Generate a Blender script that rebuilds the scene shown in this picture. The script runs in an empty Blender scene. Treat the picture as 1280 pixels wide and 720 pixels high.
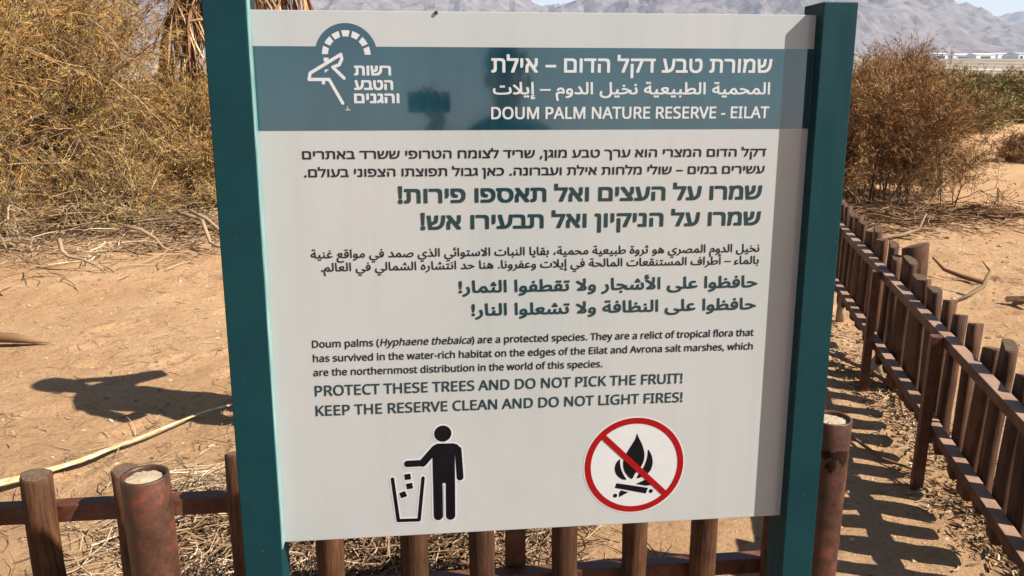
import bpy, bmesh, math, random, os, unicodedata
import numpy as np
from mathutils import Vector, Matrix, Quaternion
from mathutils.geometry import delaunay_2d_cdt, interpolate_bezier
R_ = math.radians
sc = bpy.context.scene
C = sc.collection
random.seed(7); rng = np.random.default_rng(7)

# ------------------------------------------------------------------ camera
CAM_H = 1.6
PITCH = math.degrees(math.atan(280/1060))
cd = bpy.data.cameras.new('camera'); cam = bpy.data.objects.new('camera', cd); C.objects.link(cam)
cd.sensor_width = 36; cd.lens = 36*1060/1280
cam.location = (0, 0, CAM_H); cam.rotation_euler = (R_(90-PITCH), 0, 0)
cd.clip_start = 0.02; cd.clip_end = 40000
sc.camera = cam

# ------------------------------------------------------------------ sky and sun
SUN_EL, SUN_AZ = 42.0, 18.0          # azimuth: degrees behind the +x axis
world = bpy.data.worlds.new('World'); sc.world = world; world.use_nodes = True
wn = world.node_tree; bgn = wn.nodes['Background']
sky = wn.nodes.new('ShaderNodeTexSky'); sky.sky_type = 'NISHITA'; sky.sun_disc = False
sky.sun_elevation = R_(SUN_EL); sky.sun_rotation = R_(90+SUN_AZ)
sky.air_density = 1.0; sky.dust_density = 0.3; sky.ozone_density = 1.0
wn.links.new(sky.outputs[0], bgn.inputs[0]); bgn.inputs[1].default_value = 0.05
sd = bpy.data.lights.new('sun', 'SUN'); sun = bpy.data.objects.new('sun', sd); C.objects.link(sun)
sd.energy = 5.0; sd.angle = R_(0.53); sd.color = (1.0, 0.95, 0.87)
sv = Vector((math.cos(R_(SUN_EL))*math.cos(R_(SUN_AZ)), -math.cos(R_(SUN_EL))*math.sin(R_(SUN_AZ)), math.sin(R_(SUN_EL))))
sun.rotation_euler = sv.to_track_quat('Z', 'Y').to_euler(); sun.location = sv*20
sc.view_settings.view_transform = 'Standard'; sc.view_settings.look = 'None'
sc.view_settings.gamma = 1; sc.view_settings.exposure = 1.35
sc.cycles.volume_bounces = 0
sc.cycles.max_bounces = 6

# ------------------------------------------------------------------ helpers
def lin(r, g, b):
    f = lambda v: (v/255/12.92) if v/255 <= .04045 else ((v/255+.055)/1.055)**2.4
    return (f(r), f(g), f(b), 1)

def mat(name, base, rough=0.7, spec=0.5, metal=0.0, build=None):
    m = bpy.data.materials.new(name); m.use_nodes = True
    nt = m.node_tree; p = nt.nodes['Principled BSDF']
    p.inputs['Base Color'].default_value = (*base[:3], 1)
    p.inputs['Roughness'].default_value = rough
    p.inputs['Specular IOR Level'].default_value = spec
    p.inputs['Metallic'].default_value = metal
    if build: build(nt, p)
    return m

def N(nt, t, **kw):
    n = nt.nodes.new(t)
    for k, v in kw.items():
        if k in n.inputs: n.inputs[k].default_value = v
        else: setattr(n, k, v)
    return n

def coords(nt, scale=(1, 1, 1), out='Object'):
    tc = N(nt, 'ShaderNodeTexCoord'); mp = N(nt, 'ShaderNodeMapping'); mp.inputs['Scale'].default_value = scale
    nt.links.new(tc.outputs[out], mp.inputs[0]); return mp.outputs[0]

def noise(nt, vec, scale, detail=4, rough=.55, dist=0.0):
    n = N(nt, 'ShaderNodeTexNoise', Scale=scale, Detail=detail, Roughness=rough, Distortion=dist)
    nt.links.new(vec, n.inputs['Vector']); return n.outputs[0]

def ramp(nt, fac, stops):
    r = N(nt, 'ShaderNodeValToRGB'); e = r.color_ramp.elements
    while len(e) < len(stops): e.new(.5)
    for el, (p, c) in zip(e, stops):
        el.position = p; el.color = (*c[:3], 1)
    nt.links.new(fac, r.inputs[0]); return r.outputs[0]

def mix(nt, fac, a, b, mode='MIX'):
    m = N(nt, 'ShaderNodeMix', data_type='RGBA', blend_type=mode)
    for s, v in ((m.inputs[0], fac), (m.inputs[6], a), (m.inputs[7], b)):
        if hasattr(v, 'is_output'): nt.links.new(v, s)
        else: s.default_value = v
    return m.outputs[2]

def bump(nt, p, h, strength=.5, dist=.01, prev=None):
    b = N(nt, 'ShaderNodeBump', Strength=strength, Distance=dist)
    nt.links.new(h, b.inputs['Height'])
    if prev is not None: nt.links.new(prev, b.inputs['Normal'])
    nt.links.new(b.outputs[0], p.inputs['Normal']); return b.outputs[0]

def link(name, me, m, parent=None):
    o = bpy.data.objects.new(name, me)
    if m is not None and not me.materials: me.materials.append(m)
    C.objects.link(o); o.parent = parent
    return o

def tag(o, label=None, cat=None, group=None, kind=None):
    if label: o['label'] = label
    if cat: o['category'] = cat
    if group: o['group'] = group
    if kind: o['kind'] = kind
    return o

def empty(name, loc, rot=(0, 0, 0)):
    o = bpy.data.objects.new(name, None); C.objects.link(o)
    o.location = loc; o.rotation_euler = rot; o.empty_display_size = .2
    return o

def mesh_np(name, v, tris=None, quads=None, smooth=False):
    me = bpy.data.meshes.new(name)
    v = np.asarray(v, np.float32).reshape(-1, 3)
    t = np.asarray(tris if tris is not None else [], np.int32).reshape(-1, 3)
    q = np.asarray(quads if quads is not None else [], np.int32).reshape(-1, 4)
    me.vertices.add(len(v)); me.vertices.foreach_set('co', v.ravel())
    idx = np.concatenate([t.ravel(), q.ravel()]).astype(np.int32)
    tot = np.concatenate([np.full(len(t), 3), np.full(len(q), 4)]).astype(np.int32)
    st = np.concatenate([[0], np.cumsum(tot)[:-1]]).astype(np.int32)
    me.loops.add(len(idx)); me.loops.foreach_set('vertex_index', idx)
    me.polygons.add(len(tot)); me.polygons.foreach_set('loop_start', st)
    me.polygons.foreach_set('use_smooth', np.full(len(tot), smooth))
    me.update(calc_edges=True); me.validate()
    return me

def mesh_py(name, v, f, smooth=False):
    me = bpy.data.meshes.new(name); me.from_pydata([tuple(a) for a in v], [], f)
    if smooth: me.polygons.foreach_set('use_smooth', [True]*len(me.polygons))
    me.update(); return me

def box_bm(bm, x0, x1, y0, y1, z0, z1, bevel=0.0):
    r = bmesh.ops.create_cube(bm, size=1)
    bmesh.ops.scale(bm, vec=(x1-x0, y1-y0, z1-z0), verts=r['verts'])
    bmesh.ops.translate(bm, vec=((x0+x1)/2, (y0+y1)/2, (z0+z1)/2), verts=r['verts'])
    if bevel:
        es = list({e for v in r['verts'] for e in v.link_edges})
        bmesh.ops.bevel(bm, geom=es, offset=bevel, segments=2, affect='EDGES', profile=.6)

def bm_mesh(bm, name, smooth=False):
    bmesh.ops.recalc_face_normals(bm, faces=bm.faces)
    me = bpy.data.meshes.new(name); bm.to_mesh(me); bm.free()
    if smooth: me.polygons.foreach_set('use_smooth', [True]*len(me.polygons))
    return me

def box(name, dims, m, parent=None, bevel=.0):
    bm = bmesh.new(); box_bm(bm, *dims, bevel=bevel); return link(name, bm_mesh(bm, name), m, parent)

# vectorised many-tube builder: paths (n, k, 3), radii (n, k) -> prisms with s sides
def tubes(paths, radii, s=3, base=0):
    paths = np.asarray(paths, float); radii = np.asarray(radii, float)
    n, k, _ = paths.shape
    d = np.gradient(paths, axis=1); d /= np.linalg.norm(d, axis=2, keepdims=True)+1e-9
    ref = np.where(np.abs(d[..., 2:3]) > .9, [1., 0, 0], [0, 0, 1.])
    u = np.cross(d, ref); u /= np.linalg.norm(u, axis=2, keepdims=True)+1e-9
    w = np.cross(d, u)
    a = np.arange(s)*2*np.pi/s
    v = paths[:, :, None, :] + radii[:, :, None, None]*(u[:, :, None, :]*np.cos(a)[None, None, :, None]+w[:, :, None, :]*np.sin(a)[None, None, :, None])
    v = v.reshape(-1, 3)
    i = np.arange(n)[:, None, None]*k*s; j = np.arange(k-1)[None, :, None]*s; q = np.arange(s)[None, None, :]; q2 = (q+1) % s
    Q = np.stack([i+j+q, i+j+q2, i+j+s+q2, i+j+s+q], -1).reshape(-1, 4)+base
    return v, Q

def vnoise(x, y, seed=0):
    xi = np.floor(x).astype(np.int64); yi = np.floor(y).astype(np.int64)
    xf = x-xi; yf = y-yi
    def h(a, b):
        n = (a*374761393 + b*668265263 + seed*1442695041) & 0xffffffff
        n = ((n ^ (n >> 13))*1274126177) & 0xffffffff
        return ((n ^ (n >> 16)) & 0xffff)/65535.
    sx = xf*xf*xf*(xf*(xf*6-15)+10); sy = yf*yf*yf*(yf*(yf*6-15)+10)
    return (h(xi, yi)*(1-sx)+h(xi+1, yi)*sx)*(1-sy)+(h(xi, yi+1)*(1-sx)+h(xi+1, yi+1)*sx)*sy

def fbm(x, y, scale, octv=4, seed=0, gain=.5):
    t = 0; a = 1; s = 0
    for o in range(octv):
        t = t+a*(vnoise(x/scale+o*17.3, y/scale-o*9.1, seed+o)-.5); s += a; a *= gain; scale = scale/2.03
    return t/s

# ------------------------------------------------------------------ materials
def b_sand(nt, p):
    v = coords(nt)
    n1 = noise(nt, v, 1.3, 5, .6); n2 = noise(nt, v, 22, 8, .75); n3 = noise(nt, v, 160, 4, .7)
    c1 = ramp(nt, n1, [(.25, (.46, .262, .130)), (.5, (.53, .320, .168)), (.75, (.59, .385, .220))])
    c2 = ramp(nt, n2, [(.33, (.38, .33, .28)), (.46, (.92, .90, .88)), (.7, (1.0, 1.0, 1.0))])
    c = mix(nt, .62, c1, c2, 'MULTIPLY')
    c = mix(nt, .5, c, ramp(nt, noise(nt, v, 75, 6, .75), [(.36, (.42, .36, .3)), (.47, (1, 1, 1)), (.7, (1.12, 1.12, 1.12))]), 'MULTIPLY')
    vo = N(nt, 'ShaderNodeTexVoronoi', Scale=95.0); nt.links.new(v, vo.inputs['Vector'])
    peb = ramp(nt, vo.outputs['Distance'], [(.1, (1, 1, 1)), (.24, (0, 0, 0))])
    pc = N(nt, 'ShaderNodeSeparateColor'); nt.links.new(vo.outputs['Color'], pc.inputs[0])
    g = N(nt, 'ShaderNodeMath', operation='GREATER_THAN'); nt.links.new(pc.outputs[0], g.inputs[0]); g.inputs[1].default_value = .72
    mm = N(nt, 'ShaderNodeMath', operation='MULTIPLY'); nt.links.new(peb, mm.inputs[0]); nt.links.new(g.outputs[0], mm.inputs[1])
    pcol = ramp(nt, pc.outputs[1], [(.2, (.22, .13, .07)), (.6, (.4, .25, .15)), (.95, (.75, .62, .48))])
    c = mix(nt, mm.outputs[0], c, pcol)
    nt.links.new(c, p.inputs['Base Color'])
    b = bump(nt, p, n2, 1.0, .05)
    b = bump(nt, p, n3, .6, .006, b)
    bump(nt, p, mm.outputs[0], .8, .008, b)
M_sand = mat('sand', (.5, .33, .2), .95, .1, build=b_sand)

def b_rock(c0, c1, sc_, strat=0):
    def f(nt, p):
        v = coords(nt, (1, 1, 2.2)); n = noise(nt, v, sc_, 8, .7); n2 = noise(nt, v, sc_*.17, 4)
        c = ramp(nt, n, [(.3, c0), (.7, c1)]); c = mix(nt, .4, c, ramp(nt, n2, [(.3, (.55, .5, .5)), (.7, (1, 1, 1))]), 'MULTIPLY')
        nt.links.new(c, p.inputs['Base Color']); bump(nt, p, n, .9, 14)
    return f
M_mount = mat('mountain_rock', (.3, .25, .22), 1, .05, build=b_rock((.085, .07, .07), (.21, .18, .175), .012))

def b_plain(nt, p):
    v = coords(nt, (1, .35, 1)); n = noise(nt, v, .012, 6, .6)
    c = ramp(nt, n, [(.3, (.12, .11, .075)), (.5, (.22, .17, .12)), (.7, (.4, .32, .24))])
    nt.links.new(c, p.inputs['Base Color'])
M_plain = mat('valley_plain', (.3, .25, .2), 1, .05, build=b_plain)

def b_wood(dark, light):
    def f(nt, p):
        oi = N(nt, 'ShaderNodeObjectInfo')
        tc = N(nt, 'ShaderNodeTexCoord'); ad = N(nt, 'ShaderNodeVectorMath', operation='ADD'); nt.links.new(tc.outputs['Object'], ad.inputs[0])
        sx = N(nt, 'ShaderNodeCombineXYZ'); mu = N(nt, 'ShaderNodeMath', operation='MULTIPLY'); mu.inputs[1].default_value = 37.
        nt.links.new(oi.outputs['Random'], mu.inputs[0]); nt.links.new(mu.outputs[0], sx.inputs[0]); nt.links.new(mu.outputs[0], sx.inputs[2])
        nt.links.new(sx.outputs[0], ad.inputs[1])
        mp = N(nt, 'ShaderNodeMapping'); mp.inputs['Scale'].default_value = (1, 1, .07); nt.links.new(ad.outputs[0], mp.inputs[0])
        n = noise(nt, mp.outputs[0], 85, 7, .7, .6)
        n2 = noise(nt, ad.outputs[0], 14, 4)
        c = ramp(nt, n, [(.3, dark), (.7, light)])
        c = mix(nt, .6, c, ramp(nt, n2, [(.3, (.35, .3, .28)), (.62, (1, 1, 1))]), 'MULTIPLY')
        hv = ramp(nt, oi.outputs['Random'], [(0, (.65, .65, .65)), (1, (1.15, 1.1, 1.05))])
        c = mix(nt, 1, c, hv, 'MULTIPLY')
        nt.links.new(c, p.inputs['Base Color']); bump(nt, p, n, .8, .006)
    return f
M_wood = mat('weathered_wood', (.12, .07, .04), .75, .25, build=b_wood((.026, .010, .004), (.14, .060, .024)))
M_woodend = mat('wood_end_grain', (.12, .08, .05), .9, .1, build=lambda nt, p: (lambda n: (nt.links.new(ramp(nt, n, [(.3, (.035, .022, .014)), (.7, (.17, .11, .07))]), p.inputs['Base Color']), bump(nt, p, n, .8, .003)))(noise(nt, coords(nt, (1, 1, 1)), 90, 5, .7, 2.0)))

def b_rust(c0, c1, c2):
    def f(nt, p):
        v = coords(nt); n = noise(nt, v, 14, 7, .68); n2 = noise(nt, v, 90, 5, .7)
        c = ramp(nt, n, [(.36, c0), (.5, c1), (.66, c2)])
        c = mix(nt, .5, c, ramp(nt, n2, [(.35, (.55, .5, .48)), (.6, (1, 1, 1))]), 'MULTIPLY')
        nt.links.new(c, p.inputs['Base Color']); bump(nt, p, n2, .4, .002)
        nt.links.new(ramp(nt, n, [(.4, (.42,)*3), (.65, (.7,)*3)]), p.inputs['Roughness'])
    return f
M_rail = mat('red_oxide_steel', (.2, .06, .03), .5, .4, build=b_rust((.045, .013, .008), (.09, .028, .015), (.15, .060, .033)))
def b_lit_top(nt, p):
    v = coords(nt); n = noise(nt, v, 16, 6, .68)
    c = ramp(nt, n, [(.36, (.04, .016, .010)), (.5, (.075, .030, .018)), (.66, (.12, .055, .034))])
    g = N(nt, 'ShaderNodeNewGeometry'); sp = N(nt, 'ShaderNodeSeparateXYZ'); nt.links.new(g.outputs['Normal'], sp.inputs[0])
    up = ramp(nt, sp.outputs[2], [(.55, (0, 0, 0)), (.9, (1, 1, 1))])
    nt.links.new(mix(nt, up, c, ramp(nt, n, [(.3, (.20, .115, .075)), (.7, (.29, .18, .125))])), p.inputs['Base Color'])   # sunlit top painted paler, shaded sides darker, by normal
    bump(nt, p, n, .4, .002)
M_siderail = mat('brown_steel_lit_top', (.2, .1, .06), .6, .3, build=b_lit_top)
M_pipe = mat('rusty_pipe_paint', (.2, .06, .03), .5, .4, build=b_rust((.035, .016, .010), (.062, .026, .015), (.15, .034, .014)))
M_conc = mat('pale_concrete', (.6, .5, .38), .95, .1, build=lambda nt, p: (lambda n: (nt.links.new(ramp(nt, n, [(.3, (.25, .185, .115)), (.7, (.40, .32, .22))]), p.inputs['Base Color']), bump(nt, p, n, .7, .004)))(noise(nt, coords(nt), 60, 6, .7)))

def b_green(nt, p):
    v = coords(nt); n = noise(nt, v, 6, 6, .65); n2 = noise(nt, coords(nt, (1, 1, .15)), 45, 4, .6)
    c = ramp(nt, n, [(.3, (.0018, .025, .031)), (.7, (.0032, .034, .039))])
    s = N(nt, 'ShaderNodeMath', operation='GREATER_THAN'); nt.links.new(noise(nt, v, 120, 3, .5), s.inputs[0]); s.inputs[1].default_value = .775
    c = mix(nt, s.outputs[0], c, (.06, .14, .14, 1))
    nt.links.new(c, p.inputs['Base Color'])
    nt.links.new(ramp(nt, n2, [(.3, (.38,)*3), (.7, (.6,)*3)]), p.inputs['Roughness'])
    bump(nt, p, n2, .12, .002)
M_green = mat('green_post_paint', (.006, .04, .04), .5, .16, build=b_green)

def gloss(c0, c1, s=7.0, stretch=(1, 1, .25), rough=.07):
    def f(nt, p):
        v = coords(nt, stretch); n = noise(nt, v, s, 5, .6)
        nt.links.new(ramp(nt, n, [(.3, c0), (.7, c1)]), p.inputs['Base Color'])
        n2 = noise(nt, coords(nt), 3.0, 2, .4); bump(nt, p, n2, .03, .01)
        n3 = noise(nt, coords(nt, (1, 1, .4)), 30, 5, .7)
        nt.links.new(ramp(nt, n3, [(.35, (rough,)*3), (.75, (rough+.14,)*3)]), p.inputs['Roughness'])
    return f
def b_panel(nt, p):
    gloss((.325, .347, .335), (.370, .370, .365), 2.2, (1, 1, .6))(nt, p)
    l = p.inputs['Base Color'].links[0].from_socket; v = coords(nt)
    sp = ramp(nt, noise(nt, v, 260, 2, .5), [(.20, (.25, .22, .18)), (.235, (1, 1, 1))])
    st = ramp(nt, noise(nt, coords(nt, (1, 1, .06)), 22, 5, .65), [(.25, (.955, .945, .925)), (.5, (1, 1, 1))])
    nt.links.new(mix(nt, 1.0, mix(nt, 1.0, l, sp, 'MULTIPLY'), st, 'MULTIPLY'), p.inputs['Base Color'])
M_board = mat('cream_printed_panel', (.7, .68, .62), .1, .5, build=b_panel)
M_band = mat('teal_print', (.05, .13, .17), .1, 1.0, build=gloss((.002, .024, .037), (.009, .054, .068), 7, rough=.03))
pb_ = M_band.node_tree.nodes['Principled BSDF']; pb_.inputs['Coat Weight'].default_value = 1.0; pb_.inputs['Coat Roughness'].default_value = .03; pb_.inputs['Coat IOR'].default_value = 1.5
M_white = mat('white_print', (.8, .79, .76), .12, .5, build=gloss((.44, .445, .44), (.47, .475, .472), 30, (1, 1, 1)))
M_ink = mat('dark_slate_ink', (.02, .045, .055), .15, .3, build=gloss((.006, .012, .015), (.010, .019, .022), 60, (1, 1, 1), .12))
M_ink2 = mat('slate_green_ink', (.02, .06, .07), .15, .35, build=gloss((.009, .030, .036), (.015, .041, .047), 60, (1, 1, 1), .12))
M_black = mat('black_print', (.008, .01, .015), .15, .2, build=gloss((.001, .0015, .004), (.003, .004, .008), 30, (1, 1, 1), .12))
M_red = mat('red_print', (.45, .01, .015), .15, .25, build=gloss((.21, .002, .004), (.26, .003, .006), 30, (1, 1, 1), .12))
M_bolt = mat('dark_bolt', (.05, .05, .05), .4, .5, .6)

def b_island(stops, rough=.8, nscale=1.2, trans=False):
    def f(nt, p):
        g = N(nt, 'ShaderNodeNewGeometry')
        n = noise(nt, coords(nt), nscale, 3, .6)
        a = N(nt, 'ShaderNodeMath', operation='MULTIPLY_ADD'); a.inputs[1].default_value = .36
        nt.links.new(g.outputs['Random Per Island'], a.inputs[0])
        b = N(nt, 'ShaderNodeMath', operation='MULTIPLY'); b.inputs[1].default_value = .64
        nt.links.new(n, b.inputs[0]); nt.links.new(b.outputs[0], a.inputs[2])
        nt.links.new(ramp(nt, a.outputs[0], stops), p.inputs['Base Color'])
    return f
M_twigpale = mat('bleached_twig', (.4, .32, .22), .85, .15, build=b_island([(.25, (.055, .032, .017)), (.45, (.16, .10, .055)), (.62, (.30, .21, .125)), (.8, (.56, .45, .31))]))
M_twigdark = mat('brown_twig', (.1, .06, .03), .9, .1, build=b_island([(.2, (.04, .02, .01)), (.5, (.15, .08, .04)), (.8, (.38, .25, .14))]))
M_tamL = mat('dry_tamarisk_foliage', (.2, .15, .05), .85, .1, build=b_island([(.26, (.11, .040, .012)), (.38, (.30, .135, .038)), (.48, (.38, .22, .062)), (.58, (.20, .155, .042)), (.68, (.38, .25, .082)), (.84, (.56, .41, .19))], nscale=.9))
M_tamR = mat('rusty_shrub_foliage', (.2, .12, .05), .85, .1, build=b_island([(.26, (.12, .045, .018)), (.42, (.26, .11, .040)), (.52, (.30, .155, .052)), (.62, (.17, .125, .042)), (.78, (.42, .26, .11))], nscale=1.3))
M_tamG = mat('olive_shrub_foliage', (.12, .11, .05), .85, .1, build=b_island([(.25, (.08, .065, .022)), (.45, (.17, .145, .05)), (.6, (.24, .155, .06)), (.78, (.34, .26, .11))], nscale=.5))
M_palmdry = mat('dry_palm_leaf', (.25, .14, .06), .7, .25, build=b_island([(.2, (.07, .028, .012)), (.45, (.19, .085, .038)), (.6, (.34, .19, .09)), (.8, (.58, .43, .25))]))
M_bark = mat('palm_bark', (.12, .08, .05), .95, .1, build=b_wood((.05, .03, .02), (.2, .13, .08)))
M_straw = mat('straw_stalk', (.6, .45, .25), .6, .3, build=lambda nt, p: (lambda n: (nt.links.new(ramp(nt, n, [(.3, (.26, .16, .06)), (.5, (.46, .33, .16)), (.7, (.60, .50, .34))]), p.inputs['Base Color']), bump(nt, p, n, .6, .004)))(noise(nt, coords(nt, (1, 1, 1)), 26, 5, .6)))
M_stone = mat('small_stone', (.4, .3, .2), .95, .1, build=b_island([(.2, (.13, .075, .04)), (.5, (.30, .19, .11)), (.85, (.50, .37, .25))]))
M_bwhite = mat('white_building_paint', (.75, .74, .7), .8, .2, build=b_island([(.3, (.66, .65, .62)), (.7, (.8, .8, .77))], nscale=.05))
M_bgrey = mat('grey_cladding', (.4, .4, .4), .8, .2, build=b_island([(.3, (.3, .31, .32)), (.7, (.5, .5, .5))], nscale=.05))
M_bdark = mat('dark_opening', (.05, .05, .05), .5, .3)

# ------------------------------------------------------------------ terrain
def geo(a, b, d0, r):
    out = [a]; d = d0
    while out[-1] < b: out.append(out[-1]+d); d *= r
    return out
nearx = list(np.arange(-4.2, 4.8, .03)); neary = list(np.arange(1.2, 7.0, .03))
gx = [-v for v in geo(4.2, 9000, .036, 1.075)[::-1][:-1]] + nearx + geo(4.8, 9000, .036, 1.075)
gy = [-v for v in geo(-1.2, 9000, .05, 1.15)[::-1][:-1]] + neary + geo(7.0, 9000, .032, 1.04)
gx = np.array(gx); gy = np.array(gy)
GX, GY = np.meshgrid(gx, gy)
_fr = random.Random(4)
FEET = [(_fr.uniform(-3.2, -.9)*.8+(-.3 if k % 2 else 0), _fr.uniform(2.6, 6.5), _fr.uniform(0, 3.1)) for k in range(36)] + [(_fr.uniform(2.0, 4.6), _fr.uniform(3.6, 7.0), _fr.uniform(0, 3.1)) for k in range(34)]
def ground_z(x, y):
    x = np.asarray(x, float); y = np.asarray(y, float)
    r = np.hypot(x, y)
    near = np.exp(-np.clip((r-14)/20, 0, None))
    z = .028*fbm(x, y, .8, 4, 3)*2*near + .014*fbm(x, y, .16, 3, 9)*2*np.exp(-np.clip((r-7)/4, 0, None))
    z = z + .12*fbm(x, y, 5., 3, 5)*np.clip((r-5)/8, 0, 1)*near
    z = z + .03*np.abs(fbm(x, y, .35, 3, 21))*np.clip((x-2)/2, 0, 1)*near*2
    z = z + np.clip((y-450), 0, None)*.011
    for fx_, fy_, fa in FEET:
        dx = x-fx_; dy = y-fy_; u = dx*math.cos(fa)+dy*math.sin(fa); w = -dx*math.sin(fa)+dy*math.cos(fa)
        q = (u/.13)**2+(w/.055)**2
        z = z-.020*np.exp(-q*q)+.009*np.exp(-(q-1.9)**2*2)
    # a low bank of sand under the big bush
    z = z + .10*np.exp(-((x+5.2)**2/5+(y-8.8)**2/4))
    return z
GZ = ground_z(GX, GY)
ny, nx = GX.shape
ii = (np.arange(ny-1)[:, None]*nx+np.arange(nx-1)[None, :]).ravel()
Q = np.stack([ii, ii+1, ii+nx+1, ii+nx], 1)
me = mesh_np('ground', np.stack([GX, GY, GZ], -1), quads=Q, smooth=True)
me.materials.append(M_sand); me.materials.append(M_plain)
cy = (GY[:-1, :-1]+GY[1:, 1:]).ravel()/2
me.polygons.foreach_set('material_index', (cy > 60).astype(np.int32)); me.update()
tag(link('ground', me, None), kind='structure')

def mountains(name, R0, R1, prof, nxx, nyy, seed, xr):
    xs = np.linspace(-xr, xr, nxx); ys = np.linspace(R0, R1, nyy)
    X, Y = np.meshgrid(xs, ys)
    az = X/Y
    pa = np.array([p[0] for p in prof]); ph = np.array([p[1] for p in prof])
    ridge = np.interp(az, pa, ph)
    yc = R0+(R1-R0)*.62
    t = np.clip((Y-R0)/(yc-R0), 0, 1); back = np.clip((R1-Y)/(R1-yc), 0, 1)
    env = np.where(Y < yc, t**1.15, back)
    Rr = 1-2*np.abs(fbm(X*1.4, Y*.55, 420, 5, seed, .55))*2
    r2 = 1-2*np.abs(fbm(X*1.2, Y*.6, 150, 5, seed+7, .6))*2
    H = ridge*yc*1.36
    Z = H*env*(.86+.30*(Rr-.7)*(1-.6*t)) + 70*(r2-.6)*env*(1-.45*t) + 30*fbm(X, Y, 60, 4, seed+3, .6)*env
    Z = Z - 8 + np.clip((Y-450), 0, None)*.011*(1-t)
    ii = (np.arange(nyy-1)[:, None]*nxx+np.arange(nxx-1)[None, :]).ravel()
    me = mesh_np(name, np.stack([X, Y, Z], -1), quads=np.stack([ii, ii+1, ii+nxx+1, ii+nxx], 1), smooth=False)
    return tag(link(name, me, M_mount), kind='structure')
# skyline: (bearing x/y, height/distance)
mountains('mountain_range', 2300, 3900, [(-1.5, .08), (-.6, .10), (-.3, .085), (-.16, .088), (-.06, .080), (-.02, .073), (.01, .063), (.035, .056), (.065, .057), (.10, .068), (.16, .085), (.3, .10), (.4, .105), (.455, .088), (.485, .071), (.515, .057), (.545, .045), (.58, .034), (.64, .022), (.8, .015), (1.5, .02)], 520, 150, 11, 5200)
mountains('distant_mountain_ridge', 4300, 6200, [(-1.5, .05), (0, .05), (.4, .04), (.52, .042), (.555, .046), (.575, .052), (.6, .058), (.64, .067), (.75, .08), (1.5, .06)], 420, 90, 31, 8000)

# ------------------------------------------------------------------ far buildings
def building(x0, x1, y, h, d, label, doors=0, zbase=None):
    z = float(ground_z((x0+x1)/2, y)) if zbase is None else zbase
    e = tag(empty('warehouse', ((x0+x1)/2, y, z)), label, 'building', 'white industrial buildings across the valley')
    w = (x1-x0)/2
    box('wall', (-w, w, 0, d, -2, h), M_bwhite, e)
    bm = bmesh.new()
    vs = [bm.verts.new(p) for p in ((-w-.6, -.6, h+.01), (w+.6, -.6, h+.01), (w+.6, d+.6, h+.01), (-w-.6, d+.6, h+.01), (-w-.6, d/2, h+1.6), (w+.6, d/2, h+1.6))]
    for f in ((0, 1, 5, 4), (2, 3, 4, 5), (0, 4, 3), (1, 2, 5), (0, 3, 2, 1)): bm.faces.new([vs[i] for i in f])
    link('roof', bm_mesh(bm, 'roof'), M_bwhite if doors < 4 else M_bgrey, e)
    for k in range(doors):
        cx = -w+(k+.5)*2*w/doors; box('door', (cx-w*.5/doors, cx+w*.5/doors, -.12, .1, 0, h*.55), M_bdark, e)
fw = 1.0
def bx(px, y): return (px-640)/1060*(y*.967)   # lateral position for a bearing read off the photograph
building(bx(1168, 1300), bx(1184, 1300), 1300, 6.5, 40, 'white box shaped building standing alone at the left end of the industrial row', 1)
building(bx(1190, 1400), bx(1216, 1400), 1400, 5.5, 40, 'long low white shed just right of the lone white box building', 1)
building(bx(1219, 1330), bx(1243, 1330), 1330, 6, 30, 'white shed in the middle of the industrial row', 1)
building(bx(1246, 1380), bx(1266, 1380), 1380, 6.5, 30, 'white shed near the right end of the industrial row', 1)
building(bx(1272, 1250), bx(1300, 1250), 1250, 7, 40, 'grey roofed shed cut by the right edge of the photo', 4)
building(bx(1140, 1600), bx(1160, 1600), 1600, 5, 30, 'small pale shed left of the lone white box building', 1)
e = tag(empty('canopy_building', (bx(1275, 230), 230, 0)), 'closer flat roofed white building with a dark open bay above the right hand bushes', 'building')
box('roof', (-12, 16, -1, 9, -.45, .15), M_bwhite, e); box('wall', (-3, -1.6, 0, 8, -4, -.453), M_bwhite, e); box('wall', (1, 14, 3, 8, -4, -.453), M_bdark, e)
box('wall', (-11, -8.5, 2, 8, -4, -.453), M_bgrey, e)

# ------------------------------------------------------------------ the sign
sroot = empty('information_sign', (0, 0, 0), (0, 0, 0))
SR = Matrix.Rotation(0.10675546, 3, 'Z') @ Matrix.Rotation(0.00297203, 3, 'Y') @ Matrix.Rotation(-0.04093507, 3, 'X')
S0 = Vector((-0.4420506, 1.46328343, 0.70373582))
base_loc = S0 + SR @ Vector((.5, 0, -.705))
sroot.matrix_world = Matrix.Translation(base_loc) @ SR.to_4x4()
tag(sroot, 'large trilingual nature reserve notice board held between two dark green posts', 'sign')
def sbox(name, dims, m, bevel=0.0):     # board coordinates: x 0..1 between the posts, y 0 = printed face, z 0 = lower edge
    x0, x1, y0, y1, z0, z1 = dims
    return box(name, (x0-.5, x1-.5, y0, y1, z0+.705, z1+.705), m, sroot, bevel)
HB = .986
sbox('panel', (-.004, 1.004, 0, .010, 0, HB), M_board, .0012)
pl = sbox('post', (-.071, 0, -.028, .052, -.78, 1.035), M_green, .002)
pr = sbox('post', (1.0, 1.064, -.028, .052, -.78, HB+.020), M_green, .002)
sbox('sunlit_edge_strip', (.0002, .0018, -.0275, -.0006, .0, 1.03), mat('sunlit_teal_tone', (.2, .4, .38), .45, .4, build=lambda nt, p: nt.links.new(ramp(nt, noise(nt, coords(nt, (1, 1, .2)), 60, 5, .6), [(.3, (.07, .17, .165)), (.7, (.20, .33, .31))]), p.inputs['Base Color'])))  # added pale strip, paints sunlight onto the left post's inner face
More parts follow.
